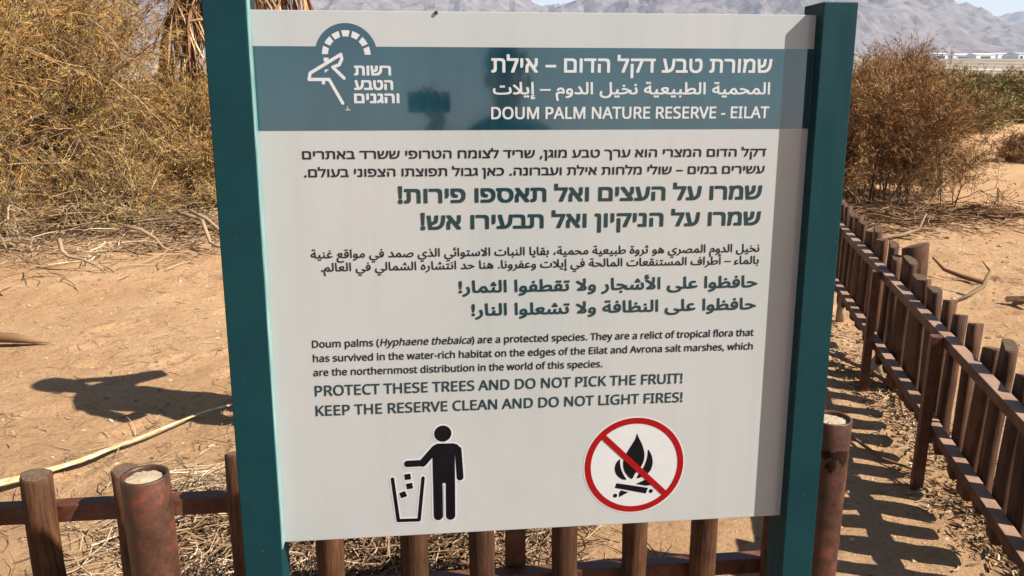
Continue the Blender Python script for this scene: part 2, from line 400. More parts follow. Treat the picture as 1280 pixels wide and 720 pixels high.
sbox('back_brace', (.001, .999, .0105, .035, .12, .16), M_green, .002)
sbox('back_brace', (.001, .999, .0105, .035, .80, .84), M_green, .002)

def fill(loops_groups, name, yoff, m, label=None, x0=0., z0=0.):
    """loops (lists of 2D points in board coordinates) -> one flat print mesh; non-zero winding"""
    V = []; F = []
    for loops in loops_groups:
        pts = []; edges = []; segs = []
        for lp in loops:
            b = len(pts); n = len(lp)
            pts += [Vector((p[0], p[1])) for p in lp]
            edges += [(b+i, b+(i+1) % n) for i in range(n)]
        S = 1000.
        vv, ee, ff, *_ = delaunay_2d_cdt([p*S for p in pts], edges, [], 0, 1e-4)
        if not ff: continue
        vv = np.array([(a.x/S, a.y/S) for a in vv]); ff = np.array([f for f in ff if len(f) == 3])
        c = vv[ff].mean(1)
        P = np.array([(pts[a].x, pts[a].y, pts[b].x, pts[b].y) for a, b in edges])
        ax, ay, bx_, by = P.T
        cx = c[:, 0:1]; cyy = c[:, 1:2]
        side = (bx_-ax)*(cyy-ay)-(cx-ax)*(by-ay)
        wnd = (((ay <= cyy) & (by > cyy) & (side > 0)).sum(1)) - (((ay > cyy) & (by <= cyy) & (side < 0)).sum(1))
        ff = ff[wnd != 0]
        b = len(V)
        V += [(x+x0-.5, yoff, z+z0+.705) for x, z in vv]
        F += [tuple(b+i for i in f) for f in ff]
    V = np.array(V); F = np.array(F)
    n = np.cross(V[F[:, 1]]-V[F[:, 0]], V[F[:, 2]]-V[F[:, 0]])
    F = np.where((n[:, 1] > 0)[:, None], F[:, ::-1], F)
    o = link(name, mesh_np(name, V, tris=F), m, sroot)
    if label: o['label'] = label
    return o

# ---- type
FDIR = bpy.utils.system_resource('DATAFILES', path='fonts') or ''
def getfont(n):
    try: return bpy.data.fonts.load(os.path.join(FDIR, n))
    except Exception: return None
F_latin = getfont('NotoSansHebrew-Regular.woff2')
def glyph_loops(body, font):
    cu = bpy.data.curves.new('tmp', 'FONT'); cu.body = body; cu.size = 1; cu.resolution_u = 3
    if font: cu.font = font
    ob = bpy.data.objects.new('tmp', cu); C.objects.link(ob)
    bpy.context.view_layer.update()
    dg = bpy.context.evaluated_depsgraph_get()
    c2 = ob.to_curve(dg); out = []
    for sp in c2.splines:
        bp = sp.bezier_points; n = len(bp)
        if n < 2: continue
        lp = []
        for i in range(n):
            a = bp[i]; b = bp[(i+1) % n]
            straight = (a.handle_right-a.co).cross(b.co-a.co).length < 1e-6 and (b.handle_left-b.co).cross(b.co-a.co).length < 1e-6
            if straight: lp.append((a.co.x, a.co.y))
            else: lp += [(p.x, p.y) for p in interpolate_bezier(a.co, a.handle_right, b.handle_left, b.co, 4)[:-1]]
        ded = [lp[0]]
        for p in lp[1:]:
            if abs(p[0]-ded[-1][0])+abs(p[1]-ded[-1][1]) > 1e-5: ded.append(p)
        if len(ded) > 2: out.append(ded)
    ob.to_curve_clear(); C.objects.unlink(ob); bpy.data.objects.remove(ob); bpy.data.curves.remove(cu)
    return out

FORMS = {}
for cp in range(0xFE70, 0xFEFD):
    d = unicodedata.decomposition(chr(cp)).split()
    if len(d) >= 2: FORMS[(d[0], ''.join(chr(int(h, 16)) for h in d[1:]))] = chr(cp)
def shape_arabic(s):
    out = []; i = 0; prev = False
    def joins_after(k): return ('<initial>', k) in FORMS
    while i < len(s):
        k = s[i]
        if k == 'ل' and i+1 < len(s) and ('<isolated>', k+s[i+1]) in FORMS: k = s[i:i+2]
        if ('<isolated>', k) not in FORMS: out.append(k); prev = False; i += len(k); continue
        nxt = s[i+len(k)] if i+len(k) < len(s) else ' '
        nj = joins_after(k) and (('<final>', nxt) in FORMS)
        f = '<medial>' if prev and nj else '<final>' if prev and ('<final>', k) in FORMS else '<initial>' if nj else '<isolated>'
        out.append(FORMS[(f, k)]); prev = nj; i += len(k)
    return ''.join(out)

def lettering(body, x0, x1, z0l, z0r, ht, m, bold=0.0, kind='latin', yoff=-.0006, italic=None, link_text=True):
    """ht = height of the tallest reference glyph (H / shin / alef) on the board"""
    if kind == 'hebrew': s = body[::-1]; font = F_latin; ref = 'ם'
    elif kind == 'arabic': s = shape_arabic(body)[::-1]; font = None; ref = 'ﺍ'
    else: s = body; font = F_latin; ref = 'H'
    rl = glyph_loops(ref, font); rh = max(p[1] for l in rl for p in l)
    loops = glyph_loops(s, font)
    xs = [p[0] for l in loops for p in l]; lo, hi = min(xs), max(xs)
    if italic:
        a, b_ = italic
        pa = glyph_loops(s[:a]+'|', font); xa = max(p[0] for l in pa for p in l); xb = max(p[0] for l in glyph_loops(s[:b_], font) for p in l)
        loops = [[(x+(y*.2 if xa-.1 < sum(q[0] for q in l)/len(l) < xb+.05 else 0), y) for x, y in l] for l in loops]
    bold *= .62; sz = (ht-bold*.8)/rh; sx = (x1-x0-bold)/(hi-lo)
    L = [[(x0+(x-lo)*sx, z0l+(z0r-z0l)*(x-lo)/(hi-lo)+y*sz) for x, y in l] for l in loops]
    # group loops that overlap in x
    info = sorted(((min(p[0] for p in l), max(p[0] for p in l), l) for l in L), key=lambda t: t[0])
    groups = []; end = -9
    for a, b_, l in info:
        if a > end: groups.append([]); end = b_
        groups[-1].append(l); end = max(end, b_)
    offs = [(0, 0)] if not bold else [(0, 0), (bold, 0), (0, bold*.8), (bold, bold*.8)]
    for k, (dx, dz) in enumerate(offs):
        if k == 0: V = []; F = []
        pass
    # one fill, then the copies that make the stroke bolder sit in their own very thin layers
    o = fill(groups, 'lettering', yoff, m)
    me = o.data; n = len(me.vertices)
    co = np.empty(n*3, np.float32); me.vertices.foreach_get('co', co); co = co.reshape(-1, 3)
    tri = np.empty(len(me.polygons)*3, np.int32); me.polygons.foreach_get('vertices', tri); tri = tri.reshape(-1, 3)
    VV = []; TT = []
    for k, (dx, dz) in enumerate(offs):
        VV.append(co+np.array([dx, -k*.00004, dz], np.float32)); TT.append(tri+k*n)
    me2 = mesh_np('lettering', np.concatenate(VV), tris=np.concatenate(TT)); me2.materials.append(m); o.data = me2
    return o

# header
ARC = (.1585, .9122)
def circ(cx, cz, r, a0=0, a1=360, n=48, rev=False):
    pts = [(cx+r*math.cos(R_(a0+(a1-a0)*i/n)), cz+r*math.sin(R_(a0+(a1-a0)*i/n))) for i in range(n if a1-a0 == 360 else n+1)]
    return pts[::-1] if rev else pts
fill([[[(.0005, .7845), (.9995, .7835), (.9995, .9262), (.0005, .9267)], circ(*ARC, .0533)]], 'header_band', -.0003, M_band)
lettering('שמורת טבע דקל הדום – אילת', .4091, .9225, .8836, .8840, .0245, M_white, .0026, 'hebrew', -.0008)
lettering('المحمية الطبيعية نخيل الدوم – إيلات', .4115, .9215, .8461, .8457, .0215, M_white, .0020, 'arabic', -.0008)
lettering('DOUM PALM NATURE RESERVE - EILAT', .4084, .9222, .8029, .8028, .0213, M_white, .0019, 'latin', -.0008)
for t, a, b_, z in (('רשות', .1704, .2340, .8782), ('הטבע', .1694, .2368, .8537), ('והגנים', .1685, .2470, .8311)):
    lettering(t, a, b_, z, z, .0166, M_white, .0032, 'hebrew', -.0008)
# body
lettering('דקל הדום המצרי הוא ערך טבע מוגן, שריד לצומח הטרופי ששרד באתרים', .0748, .9221, .7350, .7333, .0142, M_ink, .0014, 'hebrew')
lettering('עשירים במים – שולי מלחות אילת ועברונה. כאן גבול תפוצתו הצפוני בעולם.', .0763, .9209, .7035, .7018, .0142, M_ink, .0014, 'hebrew')
lettering('שמרו על העצים ואל תאספו פירות!', .2393, .9186, .6546, .6532, .0262, M_ink2, .0042, 'hebrew')
lettering('שמרו על הניקיון ואל תבעירו אש!', .2784, .9191, .6060, .6042, .0262, M_ink2, .0042, 'hebrew')
lettering('نخيل الدوم المصري هو ثروة طبيعية محمية، بقايا النبات الاستوائي الذي صمد في مواقع غنية', .0802, .9203, .5575, .5529, .0160, M_ink, .0011, 'arabic')
lettering('بالماء – أطراف المستنقعات المالحة في إيلات وعفرونا. هنا حد انتشاره الشمالي في العالم.', .0972, .9207, .5329, .5295, .0160, M_ink, .0011, 'arabic')
lettering('حافظوا على الأشجار ولا تقطفوا الثمار!', .3458, .9207, .4865, .4836, .0238, M_ink2, .0030, 'arabic')
lettering('حافظوا على النظافة ولا تشعلوا النار!', .3693, .9201, .4420, .4398, .0238, M_ink2, .0030, 'arabic')
lettering('Doum palms (Hyphaene thebaica) are a protected species. They are a relict of tropical flora that', .0740, .9196, .3897, .3864, .0140, M_ink, .0012, italic=(12, 29))
lettering('has survived in the water-rich habitat on the edges of the Eilat and Avrona salt marshes, which', .0743, .9194, .3622, .3587, .0140, M_ink, .0012)
lettering('are the northernmost distribution in the world of this species.', .0732, .6205, .3348, .3330, .0140, M_ink, .0012)
lettering('PROTECT THESE TREES AND DO NOT PICK THE FRUIT!', .0743, .7805, .2954, .2946, .0205, M_ink2, .0018)
lettering('KEEP THE RESERVE CLEAN AND DO NOT LIGHT FIRES!', .0739, .7822, .2561, .2556, .0205, M_ink2, .0018)

# emblem
def cap(p, q, r, n=10, sq=False):
    a = math.atan2(q[1]-p[1], q[0]-p[0])
    if sq:
        nx_, nz_ = -math.sin(a)*r, math.cos(a)*r
        return [(p[0]+nx_, p[1]+nz_), (p[0]-nx_, p[1]-nz_), (q[0]-nx_, q[1]-nz_), (q[0]+nx_, q[1]+nz_)]
    return [(q[0]+r*math.cos(a-math.pi/2+math.pi*i/n), q[1]+r*math.sin(a-math.pi/2+math.pi*i/n)) for i in range(n+1)] + \
           [(p[0]+r*math.cos(a+math.pi/2+math.pi*i/n), p[1]+r*math.sin(a+math.pi/2+math.pi*i/n)) for i in range(n+1)]
def ccw(l):
    s = sum(l[i][0]*l[(i+1) % len(l)][1]-l[(i+1) % len(l)][0]*l[i][1] for i in range(len(l)))
    return l if s > 0 else l[::-1]
em = []
for a in (168, 141, 116, 90, 64, 37, 11):
    o_, i_ = circ(*ARC, .0415, a-10, a+10, 6), circ(*ARC, .0312, a-9, a+9, 6)
    em.append(o_+i_[::-1])
hd = [(.149, .9135), (.0955, .8819), (.0931, .8714), (.1271, .8715), (.1488, .8313)]
er = [(.149, .9135), (.1505, .9059), (.1455, .8961), (.1344, .8921), (.1529, .8737)]
for pl_ in (hd, er):
    for p, q in zip(pl_[:-1], pl_[1:]): em.append(cap(p, q, .0027, 6))
em.append(cap((.1175, .8700), (.1172, .8634), .0028, sq=True)); em.append(cap((.1238, .9080), (.1236, .9014), .0042, sq=True))
em.append([(.1206, .888), (.1283, .8883), (.1204, .8827)])
em += [cap((.1566, .8256), (.1573, .8203), .0006), cap((.1533, .8199), (.1609, .8198), .0006)]
fill([[ccw(l) for l in em]], 'emblem', -.0008, M_white)

# litter pictogram
torso = [(.3000, .1905), (.3309, .1899), (.3390, .1868), (.3452, .1790), (.3462, .1700), (.3440, .1654), (.3364, .1654), (.3334, .1645), (.3330, .1073), (.2903, .1085), (.2903, .1664), (.2869, .1760), (.2928, .1870)]
def man(g):
    l = [circ(.3111, .2106, .0165+g, n=40)]
    if g == 0: l.append(torso)
    else:
        t = torso; n = len(t); q = ccw(t)
        for a, b_ in zip(q, q[1:]+q[:1]): l.append(cap(a, b_, g, 6))
        l.append(q)
    r = .0091
    l += [cap((.2995, .1109), (.2993, .0390), r+g), cap((.3240, .1100), (.3233, .0385), r+g),
          cap((.3400, .1765), (.3431, .1187), .0066+g), cap((.2960, .1800), (.2713, .1517), .0076+g), cap((.2713, .1517), (.2420, .1516), .0066+g)]
    return [ccw(x) for x in l]
canp = [(.2125, .1217), (.2211, .0336), (.2615, .0328), (.2713, .1209)]
def canl(g):
    l = [cap(a, b_, .0034+g, 6) for a, b_ in zip(canp[:-1], canp[1:])]
    for (cx, cz), a in (((.2416, .1247), 5), ((.2448, .1052), 8), ((.232, .0879), 20)):
        h = .0060+g; ca, sa = math.cos(R_(a)), math.sin(R_(a))
        l.append([(cx+ca*u*h-sa*w*h, cz+sa*u*h+ca*w*h) for u, w in ((-1, -1), (1, -1), (1, 1), (-1, 1))])
    return [ccw(x) for x in l]
fill([man(.0033)+canl(.0028)], 'pictogram_outline', -.0004, M_white)
fill([man(0)], 'litter_man_pictogram', -.0008, M_black)
fill([canl(0)], 'litter_bin_pictogram', -.0008, M_black)
# gap between the legs
fill([[[(.3106, .105), (.3106, .034), (.3122, .034), (.3122, .105)]]], 'pictogram_outline', -.0011, M_white)

# no-fire pictogram
cx, cz = .6895, .1265
fill([[circ(cx, cz, .1032, n=64)]], 'fire_ban_disc', -.0004, M_white)
fill([[circ(cx, cz, .1002, n=72), circ(cx, cz, .0880, n=72, rev=True)], ], 'fire_ban_ring', -.0008, M_red)
F1 = [(.6928, .1952), (.6959, .1863), (.7046, .1695), (.7099, .1511), (.7089, .1346), (.7021, .1199), (.6913, .1088), (.686, .0957), (.6773, .1028), (.6683, .1166), (.666, .1333), (.6697, .148), (.6802, .1657), (.6906, .1832)]
F2 = [(.6604, .1429), (.6521, .1333), (.6493, .1202), (.6534, .1074), (.6647, .0974), (.6759, .0955), (.6683, .1066), (.6625, .1202), (.6603, .1336)]
F3 = [(.7159, .1614), (.725, .1454), (.7275, .1287), (.723, .1122), (.7121, .1037), (.6939, .0963), (.6984, .1068), (.7075, .1186), (.7136, .1343), (.7161, .1475)]
def smooth_loop(l, k=2):
    for _ in range(k):
        n = []
        for i in range(len(l)):
            a, b_ = l[i], l[(i+1) % len(l)]
            n += [(a[0]*.78+b_[0]*.22, a[1]*.78+b_[1]*.22), (a[0]*.22+b_[0]*.78, a[1]*.22+b_[1]*.78)]
        l = n
    return l
fill([[ccw(l)] for l in (smooth_loop(F1), smooth_loop(F2), smooth_loop(F3), [(.6545, .0899), (.651, .0801), (.715, .0645), (.7191, .0765)], [(.6601, .0685), (.6604, .0594), (.6792, .0692), (.6638, .074)], [(.6936, .0862), (.7145, .0814), (.7288, .0827), (.7156, .0958)], circ(.7251, .0694, .0042, n=20), circ(.6523, .0632, .0042, n=20))], 'campfire_pictogram', -.0008, M_black)
a0 = math.atan2(.0553-.1953, .7602-.6185); ox = (.6185+.7602)/2; oz = (.1953+.0553)/2
fill([[cap((cx-.0895*math.cos(a0), cz-.0895*math.sin(a0)), (cx+.0895*math.cos(a0), cz+.0895*math.sin(a0)), .0060, sq=True)]], 'fire_ban_slash', -.0012, M_red)

def sdisc(x, z, r, h, name='bolt'):
    bm = bmesh.new(); bmesh.ops.create_cone(bm, cap_ends=True, segments=12, radius1=r, radius2=r*.8, depth=h)
    bmesh.ops.rotate(bm, verts=bm.verts, matrix=Matrix.Rotation(math.pi/2, 3, 'X'))
    bmesh.ops.translate(bm, verts=bm.verts, vec=(x-.5, -h/2, z+.705)); link(name, bm_mesh(bm, name), M_bolt, sroot)
sdisc(.3140, .9835, .0035, .003)

# ------------------------------------------------------------------ fences
def stake_mesh(r, h, seed, z0=0.0, split=False, flat=1.0):
    rs = random.Random(seed); bm = bmesh.new(); n = 11; k = 7
    prof = [1+rs.uniform(-.09, .09) for _ in range(n)]
    bend = rs.uniform(-.012, .012); bendy = rs.uniform(-.008, .008); tilt = rs.uniform(-.25, .25); tilt2 = rs.uniform(-.25, .25)
    rings = []
    for j in range(k):
        t = j/(k-1); z = z0+(h-z0)*t; ring = []
        for i in range(n):
            a = 2*math.pi*i/n; rr = r*prof[i]*(1+rs.uniform(-.05, .05))
            x = rr*math.cos(a); y = rr*math.sin(a)*flat
            if split and y < -.25*r: y = -.25*r
            zz = z+(x*tilt+y*tilt2 if j == k-1 else 0)
            ring.append(bm.verts.new((x+bend*math.sin(t*3), y+bendy*math.sin(t*2.4+1), zz)))
        rings.append(ring)
    top = [bm.verts.new((v.co.x*.88, v.co.y*.88, v.co.z+.004)) for v in rings[-1]]; rings.append(top)
    for a, b_ in zip(rings[:-1], rings[1:]):
        for i in range(n): bm.faces.new((a[i], a[(i+1) % n], b_[(i+1) % n], b_[i]))
    bm.faces.new(rings[0][::-1]); ft = bm.faces.new(top); bm.normal_update()
    ft.material_index = 1
    me = bm_mesh(bm, 'stake'); me.materials.append(M_wood); me.materials.append(M_woodend)
    for p in me.polygons: p.use_smooth = abs(p.normal.z) < .6
    return me

def bar(name, p, q, w, h, m, parent, bevel=.003):
    p = Vector(p); q = Vector(q); L = (q-p).length
    bm = bmesh.new(); box_bm(bm, 0, L, -w/2, w/2, -h/2, h/2, bevel)
    o = link(name, bm_mesh(bm, name), m, parent)
    o.matrix_local = Matrix.Translation(p) @ (q-p).to_track_quat('X', 'Z').to_matrix().to_4x4(); return o

front = tag(empty('stake_fence', (0, 2.18, 0)), 'low fence of round wooden stakes crossing behind and below the sign board', 'fence')
FO = Vector((0, 2.18, 0))
def fy(x): return 2.046+.115*(x+1.2)
# upper rail / lower rail behind the stakes
bar('rail', Vector((-2.6, fy(-2.6)+.060, .412))-FO, Vector((.88, fy(.88)+.060, .412))-FO, .045, .05, M_rail, front)
bar('rail', Vector((-2.6, fy(-2.6)+.060, .105))-FO, Vector((.88, fy(.88)+.060, .105))-FO, .045, .05, M_rail, front)
vm = [stake_mesh(.038, .548, s, .0) for s in range(5)]
for i, (x, dz, th) in enumerate([(-1.41, 0, 0), (-1.21, .01, 0), (-1.042, -.004, -.02), (-.862, .002, .0), (-.617, .03, .01), (-.429, 0, .0), (-.237, .0, .02), (-.072, 0, 0), (.133, 0, -.01), (.303, 0, .01), (.478, -.01, 0), (.665, 0, .0)]):
    o = link('stake', vm[i % 5], None, front); x *= 1.2; o.location = (x, fy(x)-2.18, dz); o.rotation_euler = (random.uniform(-.02, .02), th, random.uniform(0, 6))
    o.rotation_euler[2] = random.uniform(0, 6)
for x in (.01, .90, -2.1):
    bm = bmesh.new(); box_bm(bm, -.031, .031, -.031, .031, 0, .43, .003)
    o = link('post', bm_mesh(bm, 'post'), M_rail, front); o.location = (x, fy(x)+.115-2.18, -.02)

side = tag(empty('stake_fence', (1.64, 3.05, 0)), 'long low fence of split stakes running away into the desert right of the sign', 'fence')
SO = Vector((1.64, 3.05, 0))
def fx(y): return 1.457+.198*(y-2.141)
side_dir = math.atan2(1, .198)
for zr in (.60, .24):
    segs = [1.05, 1.75, 3.05, 4.10, 5.25, 5.95]
    for a, b_ in zip(segs[:-1], segs[1:]):
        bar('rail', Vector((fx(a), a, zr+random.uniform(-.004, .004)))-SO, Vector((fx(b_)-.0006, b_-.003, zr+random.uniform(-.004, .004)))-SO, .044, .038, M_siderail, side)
vs_ = [stake_mesh(random.uniform(.045, .056), random.uniform(.655, .722), 20+s, .10+random.uniform(-.03, .03), True, .62) for s in range(9)]
y = 1.16; k = 0
while y < 5.9:
    o = link('stake', vs_[(k*4+k//3) % 9], None, side)
    o.location = Vector((fx(y)+.052, y, random.uniform(-.015, .015)))-SO
    o.rotation_euler = (random.uniform(-.02, .02), random.uniform(-.035, .02), side_dir-math.pi+random.uniform(-.2, .2)); k += 1
    y += .162+random.uniform(-.012, .012)
for yy in (1.75, 3.02, 4.05, 5.2, 5.9):
    bm = bmesh.new(); box_bm(bm, -.020, .020, -.020, .020, -.15, .618, .003)
    o = link('post', bm_mesh(bm, 'post'), M_rail, side); o.location = Vector((fx(yy)-.044, yy, 0))-SO; o.rotation_euler[2] = side_dir
# thicker timber behind the rails
bm = stake_mesh(.06, .74, 77, 0); o = link('thick_stake', bm, None, side); o.location = Vector((fx(4.0)+.15, 4.06, 0))-SO
o['label'] = 'thicker dark timber post standing beyond the rails'

# ------------------------------------------------------------------ concrete filled pipes
def pipe_post(x, y, zt, r, label, hole=False):
    e = tag(empty('pipe_bollard', (x, y, 0)), label, 'bollard', 'concrete filled steel pipes beside the sign posts')
    n = 40; bm = bmesh.new(); rows = []
    prof = [(r, -.1), (r, .15), (r, .3), (r, .45), (r, .6), (r, zt-.08), (r, zt-.002), (r-.001, zt), (r-.006, zt), (r-.007, zt-.004), (r-.007, zt-.05)]
    for rr, z in prof: rows.append([bm.verts.new((rr*math.cos(2*math.pi*i/n), rr*math.sin(2*math.pi*i/n), z)) for i in range(n)])
    for a, b_ in zip(rows[:-1], rows[1:]):
        for i in range(n): bm.faces.new((a[i], a[(i+1) % n], b_[(i+1) % n], b_[i]))
    link('pipe', bm_mesh(bm, 'pipe', True), M_pipe, e)
    bm = bmesh.new(); c = bm.verts.new((0, 0, zt-.004)); rs = random.Random(3); pr_ = None
    for q, rr in enumerate((.4, .75, 1.0)):
        ring = [bm.verts.new((rr*(r-.0075)*math.cos(2*math.pi*i/n), rr*(r-.0075)*math.sin(2*math.pi*i/n), zt-.006+rs.uniform(-.0018, .0018)-q*.0015)) for i in range(n)]
        for i in range(n):
            bm.faces.new((c, ring[i], ring[(i+1) % n]) if pr_ is None else (pr_[i], ring[i], ring[(i+1) % n], pr_[(i+1) % n]))
        pr_ = ring
    link('concrete_fill', bm_mesh(bm, 'concrete_fill', True), M_conc, e)
    if hole:
        V = []; F = []; rs = random.Random(5)
        for (a0, a1, zc, hh) in ((-150, -52, zt-.075, .012), (-118, -85, zt-.105, .016), (-75, -48, zt-.085, .02)):
            b = len(V); m_ = 14
            for i in range(m_+1):
                a = R_(a0+(a1-a0)*i/m_); w = hh*math.sin(math.pi*i/m_)**.5*rs.uniform(.6, 1.1)
                for s in (-1, 1): V.append(((r+.0012)*math.cos(a), (r+.0012)*math.sin(a), zc+s*w+rs.uniform(-.003, .003)))
            for i in range(m_): F.append((b+2*i, b+2*i+2, b+2*i+3, b+2*i+1))
            zt_ = .0015
        link('rust_scar', mesh_py('rust_scar', V, F), M_scar, e)
    return e
M_scar = mat('deep_rust_scar', (.012, .007, .005), .95, .1, build=lambda nt, p: nt.links.new(ramp(nt, noise(nt, coords(nt), 200, 4), [(.3, (.008, .004, .003)), (.7, (.035, .014, .008))]), p.inputs['Base Color']))
pipe_post(-.648, 1.362, .900, .0411, 'rusty brown pipe filled with pale concrete left of the sign')
pipe_post(.757, 1.865, .79, .0475, 'rusty concrete filled pipe right of the sign with a corroded dark scar', True)
# ------------------------------------------------------------------ vegetation generator
def curved(starts, dirs, length, k, droop, wob, rg):
    n = len(starts); P = np.zeros((n, k, 3)); P[:, 0] = starts
    d = dirs/np.linalg.norm(dirs, axis=1, keepdims=True); step = (length/(k-1))[:, None]
    for j in range(1, k):
        d = d+rg.normal(0, wob, (n, 3)); d[:, 2] -= droop; d /= np.linalg.norm(d, axis=1, keepdims=True)
        P[:, j] = P[:, j-1]+d*step
    return P

def shrub(loc, rx, ry, h, stems, sub, twigs, leaves, leaf_l, leaf_w, mleaf, mtwig, label, cat, name='desert_shrub', seed=1, droop=.06, base_r=.5, twig_l=.4, group=None, lowleaf=.15, lean=(0, 0)):
    rg = np.random.default_rng(seed)
    e = tag(empty(name, loc), label, cat, group)
    a = rg.uniform(0, 2*np.pi, stems); rr = np.sqrt(rg.uniform(0, 1, stems))
    st = np.stack([rr*rx*base_r*np.cos(a), rr*ry*base_r*np.sin(a), np.full(stems, -.05)], 1)
    # target points in the crown
    ct = rg.uniform(0, 1, stems); z = h*(.06+.94*ct**.75); sp = np.sqrt(np.clip(1-((z/h-.35)/.68)**2, .02, 1))
    tg = np.stack([rx*sp*np.cos(a+rg.normal(0, .35, stems))*rg.uniform(.55, 1, stems)+lean[0]*z, ry*sp*np.sin(a+rg.normal(0, .35, stems))*rg.uniform(.55, 1, stems)+lean[1]*z, z], 1)
    lob = 1+.20*np.sin(2*a+seed)+.16*np.sin(3*a+2*seed)+rg.normal(0, .10, stems); tg[:, :2] *= lob[:, None]; tg[:, 2] *= 1+.12*np.sin(2*a+3*seed)
    k = 8; t = np.linspace(0, 1, k)[None, :, None]
    mid = (st+tg)/2; mid[:, 2] += .22*np.linalg.norm(tg-st, axis=1)
    P1 = (1-t)**2*st[:, None]+2*t*(1-t)*mid[:, None]+t*t*tg[:, None]
    P1 = P1+rg.normal(0, .018, P1.shape)*h*t
    Rr = np.linspace(1, .3, k)[None, :]*rg.uniform(.006, .012, (stems, 1))*(h/2)**.5
    V1, Q1 = tubes(P1, Rr, 4)
    # secondary
    idx = np.repeat(np.arange(stems), sub); tt = rg.uniform(.25, 1, len(idx)); f = tt*(k-1); i0 = np.clip(f.astype(int), 0, k-2); fr = (f-i0)[:, None]
    s2 = P1[idx, i0]*(1-fr)+P1[idx, i0+1]*fr
    dd = (P1[idx, i0+1]-P1[idx, i0]); dd /= np.linalg.norm(dd, axis=1, keepdims=True)
    d2 = dd*.7+rg.normal(0, .55, dd.shape); d2[:, 2] += .1
    l2 = rg.uniform(.35, .9, len(idx))*h*.32
    P2 = curved(s2, d2, l2, 5, droop*.5, .16, rg)
    V2, Q2 = tubes(P2, np.linspace(1, .35, 5)[None]*rg.uniform(.004, .008, (len(idx), 1)), 3, len(V1))
    idx3 = np.repeat(np.arange(len(P2)), twigs); tt = rg.uniform(.15, 1, len(idx3)); f = tt*4; i0 = np.clip(f.astype(int), 0, 3); fr = (f-i0)[:, None]
    s3 = P2[idx3, i0]*(1-fr)+P2[idx3, i0+1]*fr
    dd = (P2[idx3, i0+1]-P2[idx3, i0]); dd /= np.linalg.norm(dd, axis=1, keepdims=True)
    d3 = dd*.8+rg.normal(0, .5, dd.shape)
    l3 = rg.uniform(.5, 1.2, len(idx3))*twig_l
    P3 = curved(s3, d3, l3, 4, droop, .2, rg)
    V3, Q3 = tubes(P3, np.linspace(1, .4, 4)[None]*rg.uniform(.0016, .0032, (len(idx3), 1)), 3, len(V1)+len(V2))
    o = tag(link('branches', mesh_np('branches', np.concatenate([V1, V2, V3]), quads=np.concatenate([Q1, Q2, Q3])), mtwig, e), kind='stuff')
    # foliage slivers along the fine twigs
    n = len(P3)*leaves; id4 = np.repeat(np.arange(len(P3)), leaves)
    keep = rg.uniform(0, 1, n) < np.clip(lowleaf+(P3[id4, 2, 2]/h)*1.9, 0, 1); id4 = id4[keep]; n = len(id4)
    f = rg.uniform(.1, 1, n)*3; i0 = np.clip(f.astype(int), 0, 2); fr = (f-i0)[:, None]
    b = P3[id4, i0]*(1-fr)+P3[id4, i0+1]*fr+rg.normal(0, .012, (n, 3))
    dd = (P3[id4, i0+1]-P3[id4, i0]); dd /= np.linalg.norm(dd, axis=1, keepdims=True)
    d = dd*.9+rg.normal(0, .45, (n, 3)); d /= np.linalg.norm(d, axis=1, keepdims=True)
    w = np.cross(d, rg.normal(0, 1, (n, 3))); w /= np.linalg.norm(w, axis=1, keepdims=True)
    L = (rg.uniform(.5, 1.3, n)*leaf_l)[:, None]; W = (rg.uniform(.6, 1.3, n)*leaf_w)[:, None]
    V = np.stack([b-w*W*.5, b+w*W*.5, b+d*L], 1).reshape(-1, 3)
    tag(link('foliage', mesh_np('foliage', V, tris=np.arange(3*n).reshape(-1, 3)), mleaf, e), kind='stuff')
    return e

shrub((-6.35, 8.8, .05), 2.8, 2.2, 3.5, 260, 12, 10, 15, .065, .0075, M_tamL, M_twigpale, 'huge dry ochre tamarisk bush filling the upper left of the photo', 'bush', 'tamarisk_bush', 2, base_r=.8, twig_l=.42, lowleaf=.10)
shrub((-3.75, 9.6, .02), 1.15, 1.1, 1.15, 100, 11, 10, 13, .055, .0080, M_tamL, M_twigpale, 'lower tamarisk bush between the huge ochre bush and the left sign post', 'bush', 'tamarisk_bush', 5, base_r=.5, twig_l=.36)
shrub((-5.3, 7.6, .02), 1.3, .8, .75, 60, 9, 8, 6, .055, .008, M_tamL, M_twigpale, 'low tangled skirt of branches in front of the huge tamarisk at left', 'bush', 'tamarisk_bush', 15, base_r=.8, twig_l=.4, lowleaf=.0)
shrub((-4.05, 8.25, .02), .9, .7, .62, 44, 9, 8, 6, .055, .008, M_tamL, M_twigpale, 'low dead twiggy clump at the right foot of the huge tamarisk', 'bush', 'tamarisk_bush', 16, base_r=.8, twig_l=.36, lowleaf=.0)
shrub((4.6, 10.2, .02), 1.12, 1.1, 1.40, 80, 9, 8, 11, .055, .009, M_tamR, M_twigdark, 'rounded rusty brown shrub just right of the right sign post', 'bush', 'desert_shrub', 8, base_r=.65, twig_l=.32, lowleaf=.35)
shrub((5.0, 12.6, 0), .85, .8, 1.55, 70, 9, 9, 14, .07, .008, M_tamR, M_twigdark, 'taller wispy shrub with wind swept top behind the rusty brown shrub', 'bush', 'desert_shrub', 9, base_r=.3, twig_l=.4, lean=(.25, 0))
